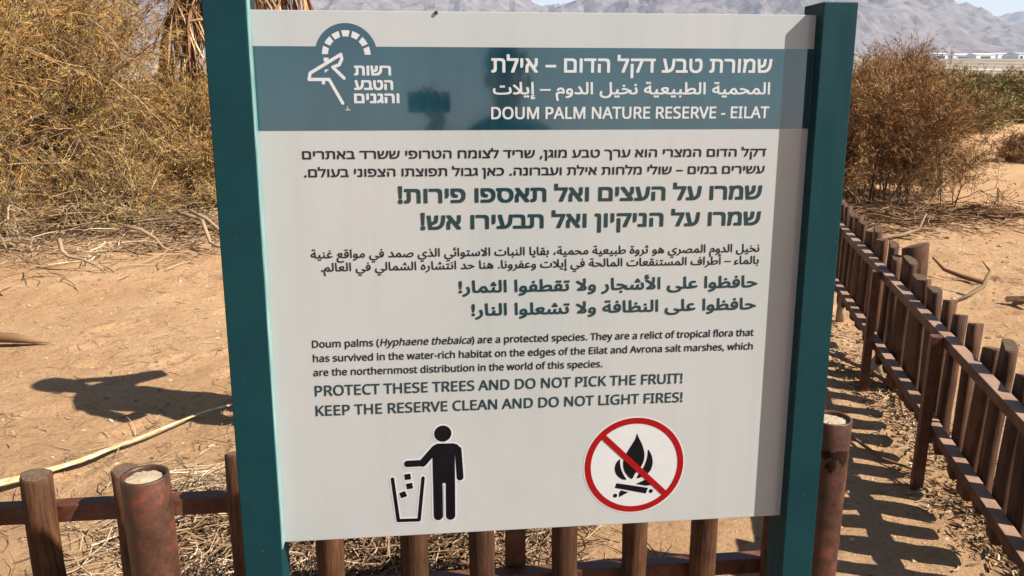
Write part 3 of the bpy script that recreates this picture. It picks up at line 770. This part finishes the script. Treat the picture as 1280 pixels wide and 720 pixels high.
far = [((14.2, 25.5, 0), 3.4, 2.2, 1.12, M_tamG, 'olive green shrub far off above the rusty shrub, left one of the far row'), ((18.6, 28.5, 0), 3.2, 2.4, 1.15, M_tamR, 'brown far shrub cut by the right photo edge, right one of the far row'),
       ((10.6, 21.5, 0), 1.5, 1.5, .85, M_tamG, 'dark olive shrub peeping out just behind the rusty shrub'), ((24, 45, 0), 7, 3, 1.1, M_tamG, 'dark flat topped scrub tree behind the far row of shrubs'), ((15.5, 40, 0), 5, 3, 1.05, M_tamG, 'low scrub thicket far behind the rusty shrub')]
for i, (l, rx, ry, h, m_, lb) in enumerate(far):
    shrub(l, rx, ry, h, 60, 8, 7, 12, .16, .026, m_, M_twigdark, lb, 'bush', 'desert_shrub', 30+i, base_r=.6, twig_l=.5, group='shrubs in the desert beyond the fence', lowleaf=.5)
shrub((8.55, 14.4, 0), .55, .5, .42, 26, 7, 6, 8, .05, .012, M_tamR, M_twigdark, 'small dry tuft of brush alone on the sand near the right edge', 'bush', 'dry_tuft', 41, base_r=.3, twig_l=.16, lowleaf=.6)
shrub((12.6, 19.6, 0), .5, .4, .3, 20, 6, 6, 8, .05, .014, M_tamR, M_twigdark, 'very small dry tuft in front of the far shrubs', 'bush', 'dry_tuft', 42, base_r=.3, twig_l=.14, lowleaf=.6)

# doum palm with its skirt of hanging dry leaves
def palm(loc):
    e = tag(empty('doum_palm', loc), 'doum palm with hanging dry brown fan leaves behind the left sign post', 'palm tree')
    rg = np.random.default_rng(12)
    k = 12; t = np.linspace(0, 1, k)
    P = np.stack([.12*np.sin(t*2), .05*t, t*3.7], -1)[None]
    V, Qd = tubes(P, (.24-.06*t+.012*np.sin(t*60))[None], 14); link('trunk', mesh_np('trunk', V, quads=Qd, smooth=True), M_bark, e)
    nf = 92
    for i in range(nf):
        a = rg.uniform(0, 2*np.pi); low = i < 70
        z0 = rg.uniform(1.9, 3.5) if low else rg.uniform(3.3, 3.7)
        el = rg.uniform(-1.15, -.35) if low else rg.uniform(-.2, 1.2)
        L = rg.uniform(.5, 1.15)*(1 if low else 1.2)
        d = np.array([math.cos(a)*math.cos(el), math.sin(a)*math.cos(el), math.sin(el)])
        s = np.array([.18*math.cos(a), .18*math.sin(a), z0])
        pts = curved(s[None], d[None], np.array([L]), 5, .12, .03, rg)
        V1, Q1 = tubes(pts, np.array([[.016, .014, .012, .010, .008]]), 4)
        tip = pts[0, -1]; dt = pts[0, -1]-pts[0, -2]; dt /= np.linalg.norm(dt)
        nl = 22; side_ = np.cross(dt, [0, 0, 1]); side_ /= np.linalg.norm(side_)+1e-9
        ang = np.linspace(-1.25, 1.25, nl); dirs = np.cos(ang)[:, None]*dt+np.sin(ang)[:, None]*side_
        dirs[:, 2] -= rg.uniform(.2, .9, nl) if low else .1
        dirs += rg.normal(0, .08, dirs.shape)
        LL = rg.uniform(.45, .8, nl)
        pl3 = curved(np.repeat(tip[None], nl, 0), dirs, LL, 5, .28 if low else .1, .05, rg)
        wv = np.cross(dirs, [0.3, .2, 1.]); wv /= np.linalg.norm(wv, axis=1, keepdims=True)
        ww = np.array([.009, .020, .017, .010, .002])
        A = pl3-wv[:, None]*ww[None, :, None]; B = pl3+wv[:, None]*ww[None, :, None]
        VV = np.stack([A, B], 2).reshape(-1, 3)
        ii = (np.arange(nl)[:, None]*10+np.arange(4)[None]*2).ravel(); QQ = np.stack([ii, ii+1, ii+3, ii+2], 1)+len(V1)
        link('frond', mesh_np('frond', np.concatenate([V1, VV]), quads=np.concatenate([Q1, QQ])), M_palmdry, e)
    # bent pale leaf stalk poking out beside the sign post
    P = np.array([[[.30, -1.25, 2.06], [-.03, -1.28, 2.07], [-.11, -1.3, 2.05], [-.13, -1.3, 1.98], [-.10, -1.3, 1.86], [-.01, -1.3, 1.66]]])
    V, Qd = tubes(P, np.full((1, 6), .014), 6); link('bent_stalk', mesh_np('bent_stalk', V, quads=Qd, smooth=True), M_straw, e)
palm((-3.40, 11.0, 0))

# ------------------------------------------------------------------ dead wood, stalks, litter
def stick(name, pts, radii, m, label, cat, s=7, flat=None):
    pts = np.array(pts, float); k = len(pts)
    pts[:, 2] += ground_z(pts[:, 0], pts[:, 1])
    o0 = pts[0].copy()
    V, Qd = tubes((pts-o0)[None], np.array(radii)[None], s)
    n = len(V); caps = []
    me = mesh_np(name, V, quads=Qd, smooth=True)
    bm = bmesh.new(); bm.from_mesh(me); bmesh.ops.holes_fill(bm, edges=[e_ for e_ in bm.edges if e_.is_boundary]); bm.to_mesh(me); bm.free()
    o = link(name, me, m); o.location = o0
    return tag(o, label, cat)
# long straw coloured palm leaf rib
def leaf_rib():
    pts = np.array([(-2.55, 2.52, .06), (-2.2, 2.78, .05), (-1.96, 2.955, .045), (-1.74, 3.16, .05), (-1.53, 3.49, .045), (-1.36, 3.78, .035), (-1.15, 4.05, .03), (-.8, 4.4, .02)])
    pts[:, 2] += ground_z(pts[:, 0], pts[:, 1])
    t = np.linspace(0, 1, 40); f = t*(len(pts)-1); i0 = np.clip(f.astype(int), 0, len(pts)-2); fr = (f-i0)[:, None]
    fr = fr; P = pts[i0]*(1-fr)+pts[i0+1]*fr
    P += np.stack([0*t, .008*np.sin(t*23), .004*np.sin(t*31)], 1)
    w = np.interp(t, [0, .3, .42, .6, .75, 1], [.055, .046, .030, .017, .020, .008])
    d = np.gradient(P, axis=0); sd_ = np.cross(d, [0, 0, 1.]); sd_ /= np.linalg.norm(sd_, axis=1, keepdims=True)
    V = []; F = []
    cross = [(-1, .0), (-.6, .45), (-.15, .2), (.2, .5), (.7, .35), (1, 0), (.5, -.35), (-.5, -.35)]
    for j in range(40):
        for u, v in cross: V.append(P[j]+sd_[j]*u*w[j]*.5*(1+.1*math.sin(j*1.7+u*5))+np.array([0, 0, v*w[j]*.45]))
    c = len(cross)
    for j in range(39):
        for i in range(c): F.append((j*c+i, j*c+(i+1) % c, (j+1)*c+(i+1) % c, (j+1)*c+i))
    F.append(tuple(range(c))[::-1]); F.append(tuple(39*c+i for i in range(c)))
    V = np.array(V); o0 = V[0].copy(); me = mesh_py('palm_leaf_rib', V-o0, F)
    o = link('palm_leaf_rib', me, M_straw); o.location = o0
    tag(o, 'long split straw coloured palm leaf rib lying on the sand left of the sign', 'leaf stalk')
    return o
rib = leaf_rib()
stick('driftwood_log', [(-3.35, 4.80, .03), (-3.1, 4.74, .05), (-2.9, 4.70, .05), (-2.78, 4.69, .03), (-2.70, 4.70, .02)], [.028, .034, .03, .02, .008], M_twigdark, 'short dark piece of driftwood on the sand at the left photo edge', 'wood')
stick('bleached_branch', [(3.05, 5.62, .02), (3.2, 5.70, .05), (3.32, 5.78, .08), (3.40, 5.86, .16), (3.37, 5.92, .22)], [.005, .014, .017, .010, .004], M_twigpale, 'white bleached forked branch on the sand beyond the right fence', 'branch')
stick('bleached_branch', [(3.40, 5.62, .03), (3.46, 5.55, .05), (3.50, 5.46, .09), (3.46, 5.40, .02)], [.02, .022, .018, .01], M_straw, 'small bleached branch beside the dark wedge of wood beyond the right fence', 'branch')
stick('wood_wedge', [(3.46, 5.56, .03), (3.60, 5.60, .06), (3.74, 5.66, .05), (3.80, 5.70, .02)], [.015, .05, .06, .02], M_twigdark, 'dark brown wedge of dead wood beyond the right fence', 'wood', 5)
stick('dead_branch', [(3.52, 6.1, .02), (3.42, 6.25, .03), (3.30, 6.3, .08), (3.28, 6.45, .13)], [.02, .018, .014, .008], M_twigdark, 'dark curved dead branch behind the white bleached branch', 'branch')
stick('dead_branch', [(3.3, 7.6, .02), (3.5, 7.75, .05), (3.65, 7.85, .03), (3.9, 8.0, .06), (4.0, 8.1, .2)], [.022, .018, .016, .013, .006], M_twigpale, 'pale dead branch on the sand at the foot of the rusty shrub', 'branch')
stick('fallen_stalk', [(1.55, 4.75, .03), (1.78, 4.52, .04), (1.90, 4.20, .03), (1.93, 3.95, .025), (1.82, 3.66, .02)], [.006, .012, .013, .010, .005], M_twigdark, 'dark curved fallen leaf stalk on the striped shade near the foot of the right fence', 'leaf stalk')
stick('fallen_stalk', [(1.2, 4.05, .02), (1.45, 3.60, .03), (1.55, 3.25, .02), (1.68, 3.1, .015)], [.005, .008, .007, .004], M_twigdark, 'thin curved fallen stalk reaching to the foot of the steel fence post', 'leaf stalk')
stick('pale_stump', [(2.10, 5.2, 0), (2.10, 5.2, .10), (2.11, 5.21, .2), (2.11, 5.21, .24)], [.028, .026, .027, .018], M_conc, 'small white stub standing by the foot of the right fence behind the sign post', 'stub')
stick('pale_stone', [(1.93, 4.22, .0), (1.93, 4.22, .05), (1.935, 4.23, .09), (1.94, 4.235, .11)], [.03, .038, .034, .015], M_conc, 'white rounded stone against the lower rail of the right fence', 'stone')
rgs = np.random.default_rng(77)
for i, (x, y, l) in enumerate([(-3.3, 7.1, .5), (-3.0, 7.7, .8), (-2.75, 7.3, .6), (-3.6, 6.6, .45), (-2.6, 8.0, .7), (-3.1, 7.9, .6)]):
    a = rgs.uniform(-1.2, .6); k = 6; t = np.linspace(0, 1, k)
    pts = np.stack([x+np.cos(a)*l*t+.05*np.sin(t*5+i), y+np.sin(a)*l*t*.6, .22*(1-t)**1.5+.02+.03*np.sin(t*7+i)], 1)
    stick('dead_branch', pts, np.linspace(.02, .006, k), M_twigpale, ['leaning pale dead branch just in front of the big tamarisk', 'longest pale dead branch lying before the tamarisk', 'pale forked branch lying right of the tamarisk foot', 'short pale branch curving to the sand below the tamarisk', 'pale branch near the left sign post at the tamarisk edge', 'pale branch lying deepest under the tamarisk edge'][i], 'branch')

def litter(name, n, areas, lrange, rad, m, label, seed, lift=.03, s=3):
    rg = np.random.default_rng(seed); P = []
    for (x, y, sx, sy, fr, pile) in areas:
        c = int(n*fr); px = rg.normal(x, sx, c); py = rg.normal(y, sy, c); a = rg.uniform(0, np.pi, c); l = rg.uniform(*lrange, c)
        tilt = rg.normal(0, .22, c); cur = rg.normal(0, .25, c); t = np.linspace(-.5, .5, 4)
        X = px[:, None]+np.cos(a)[:, None]*l[:, None]*t-np.sin(a)[:, None]*(cur*l)[:, None]*t**2*2
        Y = py[:, None]+np.sin(a)[:, None]*l[:, None]*t+np.cos(a)[:, None]*(cur*l)[:, None]*t**2*2
        z0 = np.abs(rg.normal(0, pile, c))*np.exp(-((px-x)**2/(2*sx*sx)+(py-y)**2/(2*sy*sy)))+rad
        Z = z0[:, None]+tilt[:, None]*l[:, None]*t*.6+np.abs(tilt*l*.3)[:, None]+ground_z(X, Y)
        P.append(np.stack([X, Y, Z], -1))
    P = np.concatenate(P); rd = rg.uniform(.5, 1.3, (len(P), 1))*rad*np.array([[.8, 1, .9, .5]])
    V, Qd = tubes(P, rd, s)
    return tag(link(name, mesh_np(name, V, quads=Qd), m), label, 'twigs', kind='stuff')
# tangled brush below the board
litter('dry_brush', 4400, [(-.55, 2.72, .30, .20, .5, .10), (-1.05, 2.80, .22, .18, .2, .05), (-.15, 2.75, .22, .16, .17, .07), (-.8, 2.35, .3, .15, .13, .06)], (.06, .26), .0022, M_twigpale, 'tangled pale and brown dry brush on the ground behind the fence under the sign', 51)
litter('dry_brush', 2600, [(-.55, 2.70, .30, .20, .6, .09), (-.95, 2.62, .2, .15, .2, .05), (-.15, 2.75, .2, .16, .2, .07)], (.05, .22), .0028, M_twigdark, 'dark brown dry twigs mixed into the brush under the sign', 52)
# straw scattered
litter('scattered_straw', 900, [(-1.9, 4.3, 1.1, 1.2, .5, .0), (-1.2, 3.1, .4, .35, .3, .01), (3.2, 5.6, .9, 1.5, .2, 0)], (.03, .14), .0018, M_twigpale, 'straw and short pale sticks scattered over the sand', 53)
litter('leaf_litter', 1500, [(1.84, 3.6, .08, .8, .5, .01), (1.68, 2.6, .08, .35, .35, .012), (1.98, 4.9, .1, .6, .15, .015)], (.015, .05), .0035, M_twigpale, 'pale leaf litter heaped along the foot of the right fence', 54)
litter('leaf_litter', 450, [(1.84, 3.5, .08, .8, .6, .01), (1.68, 2.6, .08, .35, .4, .012)], (.015, .06), .004, M_twigdark, 'dark leaf litter along the foot of the right fence', 55)
litter('bush_litter', 1500, [(-4.4, 7.3, .7, .5, .45, .22), (-3.1, 7.9, .5, .5, .35, .12), (-5.2, 7.0, .7, .5, .2, .25)], (.08, .42), .0045, M_twigpale, 'broken pale twigs littering the ground under the tamarisk', 56)
litter('bush_litter', 2500, [(4.3, 9.2, .9, .4, .7, .03), (3.4, 8.6, .6, .4, .3, .02)], (.08, .35), .004, M_twigdark, 'dark dry twigs on the sand below the rusty shrub', 57)

# stones and clods
def stones(n, seed, label, xr, yr, smin, smax):
    rg = np.random.default_rng(seed)
    base = np.array([[1, 0, 0], [-1, 0, 0], [0, 1, 0], [0, -1, 0], [0, 0, 1], [0, 0, -1.]]); tr = np.array([[0, 2, 4], [2, 1, 4], [1, 3, 4], [3, 0, 4], [2, 0, 5], [1, 2, 5], [3, 1, 5], [0, 3, 5]])
    u = rg.uniform(0, 1, n)**.7; y = yr[0]+(yr[1]-yr[0])*u; x = rg.uniform(*xr, n)*(.35+.65*y/yr[1])
    s = smin+(smax-smin)*rg.uniform(0, 1, n)**5
    j = base[None]*rg.uniform(.6, 1.2, (n, 6, 1))+rg.normal(0, .12, (n, 6, 3))
    a = rg.uniform(0, 6.28, n); ca, sa = np.cos(a)[:, None], np.sin(a)[:, None]
    X = j[..., 0]*ca-j[..., 1]*sa; Yy = j[..., 0]*sa+j[..., 1]*ca
    V = np.stack([X*s[:, None]+x[:, None], Yy*s[:, None]*.8+y[:, None], j[..., 2]*s[:, None]*.55+(ground_z(x, y)+s*.12)[:, None]], -1).reshape(-1, 3)
    T = (tr[None]+np.arange(n)[:, None, None]*6).reshape(-1, 3)
    tag(link('small_stones', mesh_np('small_stones', V, tris=T), M_stone), label, 'stones', kind='stuff')
stones(16000, 61, 'small stones and clods strewn over the sand', (-5, 7), (1.6, 11), .003, .022)
stones(1400, 62, 'coarser clods on the sand beyond the right fence', (1.5, 13), (4, 22), .008, .05)

# ------------------------------------------------------------------ people
def b_cloth(c):
    return lambda nt, p: (lambda n: (nt.links.new(ramp(nt, n, [(.3, tuple(v*.8 for v in c)), (.7, c)]), p.inputs['Base Color']), bump(nt, p, n, .5, .01)))(noise(nt, coords(nt), 18, 4))
M_skin = mat('skin', (.45, .25, .17), .55, .4, build=b_cloth((.45, .25, .17)))
M_shirt = mat('dark_shirt_cloth', (.03, .04, .07), .9, .2, build=b_cloth((.03, .04, .07)))
M_shirt2 = mat('grey_shirt_cloth', (.2, .2, .22), .9, .2, build=b_cloth((.2, .2, .22)))
M_pants = mat('dark_trouser_cloth', (.03, .03, .035), .9, .2, build=b_cloth((.03, .03, .04)))
M_hair = mat('dark_hair', (.015, .01, .008), .6, .4, build=b_cloth((.015, .01, .008)))
M_shoe = mat('shoe_leather', (.04, .03, .025), .5, .4, build=b_cloth((.04, .03, .025)))

def person(loc, rz, elbows, hands, handdirs, label, shirt, hat=False):
    e = tag(empty('person', loc, (0, 0, rz)), label, 'person')
    J = [((0, 0, .95), .13), ((0, .0, 1.12), .125), ((0, .0, 1.30), .15), ((0, .0, 1.43), .10), ((0, .01, 1.50), .055), ((0, .012, 1.56), .06)]
    E = [(0, 1), (1, 2), (2, 3), (3, 4), (4, 5)]
    def add(p, r, par): J.append((tuple(p), r)); E.append((par, len(J)-1)); return len(J)-1
    h1 = add((0, .02, 1.62), .085, 5); h2 = add((0, .015, 1.70), .075, h1)
    for s in (-1, 1):
        hip = add((s*.095, 0, .90), .10, 0); kn = add((s*.11, -.015, .50), .062, hip); an = add((s*.12, .02, .10), .042, kn)
        hl = add((s*.12, .03, .05), .04, an); toe = add((s*.135, -.15, .035), .035, hl)
    for s, el, ha, hd_ in zip((-1, 1), elbows, hands, handdirs):
        sh = add((s*.17, 0, 1.40), .062, 3); sh2 = add(tuple(Vector((s*.19, 0, 1.37)).lerp(Vector(el), .3)), .05, sh)
        eb = add(el, .042, sh2); wr = add(ha, .027, eb)
        ha = Vector(ha); hd = Vector(hd_).normalized(); sidev = hd.cross(Vector((0, 0, 1)));
        if sidev.length < .1: sidev = Vector((1, 0, 0))
        sidev.normalize(); up = sidev.cross(hd)
        pm = add(ha+hd*.05, .030, wr)
        for q, (off, ln) in enumerate(((-.030, .065), (-.010, .078), (.011, .073), (.031, .058))):
            f0 = add(ha+hd*.088+sidev*off, .0095, pm); f1 = add(ha+hd*(.088+ln*.55)+sidev*off*1.15-up*.010, .0085, f0); add(ha+hd*(.088+ln*.95)+sidev*off*1.2-up*.032, .007, f1)
        th = add(ha+hd*.035+sidev*s*.038, .011, wr); add(ha+hd*.075+sidev*s*.062-up*.015, .009, th)
    me = bpy.data.meshes.new('body'); me.from_pydata([j[0] for j in J], E, [])
    o = bpy.data.objects.new('body', me); C.objects.link(o)
    md = o.modifiers.new('s', 'SKIN'); md.use_smooth_shade = True
    for i, (p, r) in enumerate(J):
        v = me.skin_vertices[0].data[i]; f = 1.25 if i in (0, 1, 2) else 1.0
        v.radius = (r*f, r*.8 if i in (0, 1, 2) else r); v.use_root = (i == 0)
    ms = o.modifiers.new('u', 'SUBSURF'); ms.levels = 2; ms.render_levels = 2
    bpy.context.view_layer.update()
    m2 = bpy.data.meshes.new_from_object(o.evaluated_get(bpy.context.evaluated_depsgraph_get()))
    bpy.data.objects.remove(o)
    m2.materials.clear()
    for m_ in (M_skin, shirt, M_pants, M_shoe): m2.materials.append(m_)
    ws = [Vector(h) for h in hands]
    for p in m2.polygons:
        c = p.center; near = min((c-w).length for w in ws); neare = min((c-Vector(el)).length for el in elbows)
        if False: k = 0
        elif c.z < .09 and abs(c.x) < .3: k = 3
        elif c.z < .97 and abs(c.x) < .24: k = 2
        elif near < .13 and neare > .1: k = 0
        elif near <= .16 and (c.z > 1.5 or abs(c.x) > .2): k = 0
        elif c.z > 1.495 and abs(c.x) < .11 and near > .1: k = 0
        else: k = 1
        p.material_index = k; p.use_smooth = True
    b = link('body', m2, None, e)
    # facial features and hair
    bm = bmesh.new(); bmesh.ops.create_uvsphere(bm, u_segments=20, v_segments=14, radius=1)
    for v in bm.verts:
        d = v.co.copy(); n_ = 1+.04*math.sin(d.x*9+d.z*7)
        v.co = Vector((d.x*.088*n_, d.y*.100*n_+.028, d.z*.085*n_+1.715))
    bmesh.ops.delete(bm, geom=[v for v in bm.verts if v.co.z < 1.64+max(0, (.05-v.co.y))*.7], context='VERTS')
    link('hair', bm_mesh(bm, 'hair', True), M_hair, e)
    for nm_, (cx_, cy_, cz_, a, b_, c_) in (('nose', (0, -.083, 1.625, .013, .02, .022)), ('ear', (-.086, .01, 1.635, .012, .02, .03)), ('ear', (.086, .01, 1.635, .012, .02, .03)), ('mouth', (0, -.077, 1.582, .024, .008, .006))):
        bm = bmesh.new(); r_ = bmesh.ops.create_uvsphere(bm, u_segments=10, v_segments=8, radius=1)
        for v in r_['verts']: v.co = Vector((v.co.x*a+cx_, v.co.y*b_+cy_, v.co.z*c_+cz_))
        link(nm_, bm_mesh(bm, nm_, True), M_skin, e)
    for s in (-1, 1):
        bm = bmesh.new(); bmesh.ops.create_uvsphere(bm, u_segments=10, v_segments=8, radius=.011); o = link('eye', bm_mesh(bm, 'eye', True), M_hair, e); o.location = (s*.032, -.073, 1.655)
    if hat:
        bm = bmesh.new(); bmesh.ops.create_cone(bm, cap_ends=True, segments=28, radius1=.17, radius2=.16, depth=.008)
        bmesh.ops.translate(bm, verts=bm.verts, vec=(0, 0, 1.70)); r_ = bmesh.ops.create_cone(bm, cap_ends=True, segments=28, radius1=.102, radius2=.085, depth=.11)
        bmesh.ops.translate(bm, verts=r_['verts'], vec=(0, 0, 1.758)); link('hat', bm_mesh(bm, 'hat', True), M_shirt2, e)
    return e
# the companion standing behind the board: only the shadow shows left of the sign
person((-.56, 3.50, 0), R_(-95), [(-.36, -.10, 1.17), (.24, -.02, 1.14)], [(-.16, -.22, 1.38), (.17, -.14, .98)], [(.5, -.2, .6), (-.3, -.5, -.2)],
       'person behind the sign casting the bent arm shadow on the sand at left', M_shirt2)
# the photographer, mirrored faintly in the teal band
person((.40, -.36, .06), R_(180), [(.36, -.12, 1.40), (-.25, .0, 1.12)], [(.30, -.19, 1.46), (-.24, -.12, .92)], [(.25, -.25, .9), (0, -.3, -1)],
       'photographer in a dark shirt holding up a phone in front of the sign', M_shirt)
ph = tag(box('phone', (-.078, .078, -.0045, .0045, -.038, .038), mat('phone_glass', (.01, .01, .012), .15, .5), None, .002), 'black phone held up in front of the sign by the photographer', 'phone')
ph.location = (.05, -.12, 1.60)

# ------------------------------------------------------------------ haze
bm = bmesh.new(); box_bm(bm, -9500, 9500, -9500, 9800, -12, 620)
hm = bpy.data.materials.new('haze_air'); hm.use_nodes = True; nt = hm.node_tree; nt.nodes.clear()
pv = nt.nodes.new('ShaderNodeVolumePrincipled'); ou = nt.nodes.new('ShaderNodeOutputMaterial')
pv.inputs['Color'].default_value = (.75, .83, 1.0, 1); pv.inputs['Density'].default_value = 1.15e-4; pv.inputs['Anisotropy'].default_value = .0
nt.links.new(pv.outputs[0], ou.inputs['Volume'])
tag(link('haze', bm_mesh(bm, 'haze'), hm), kind='stuff')
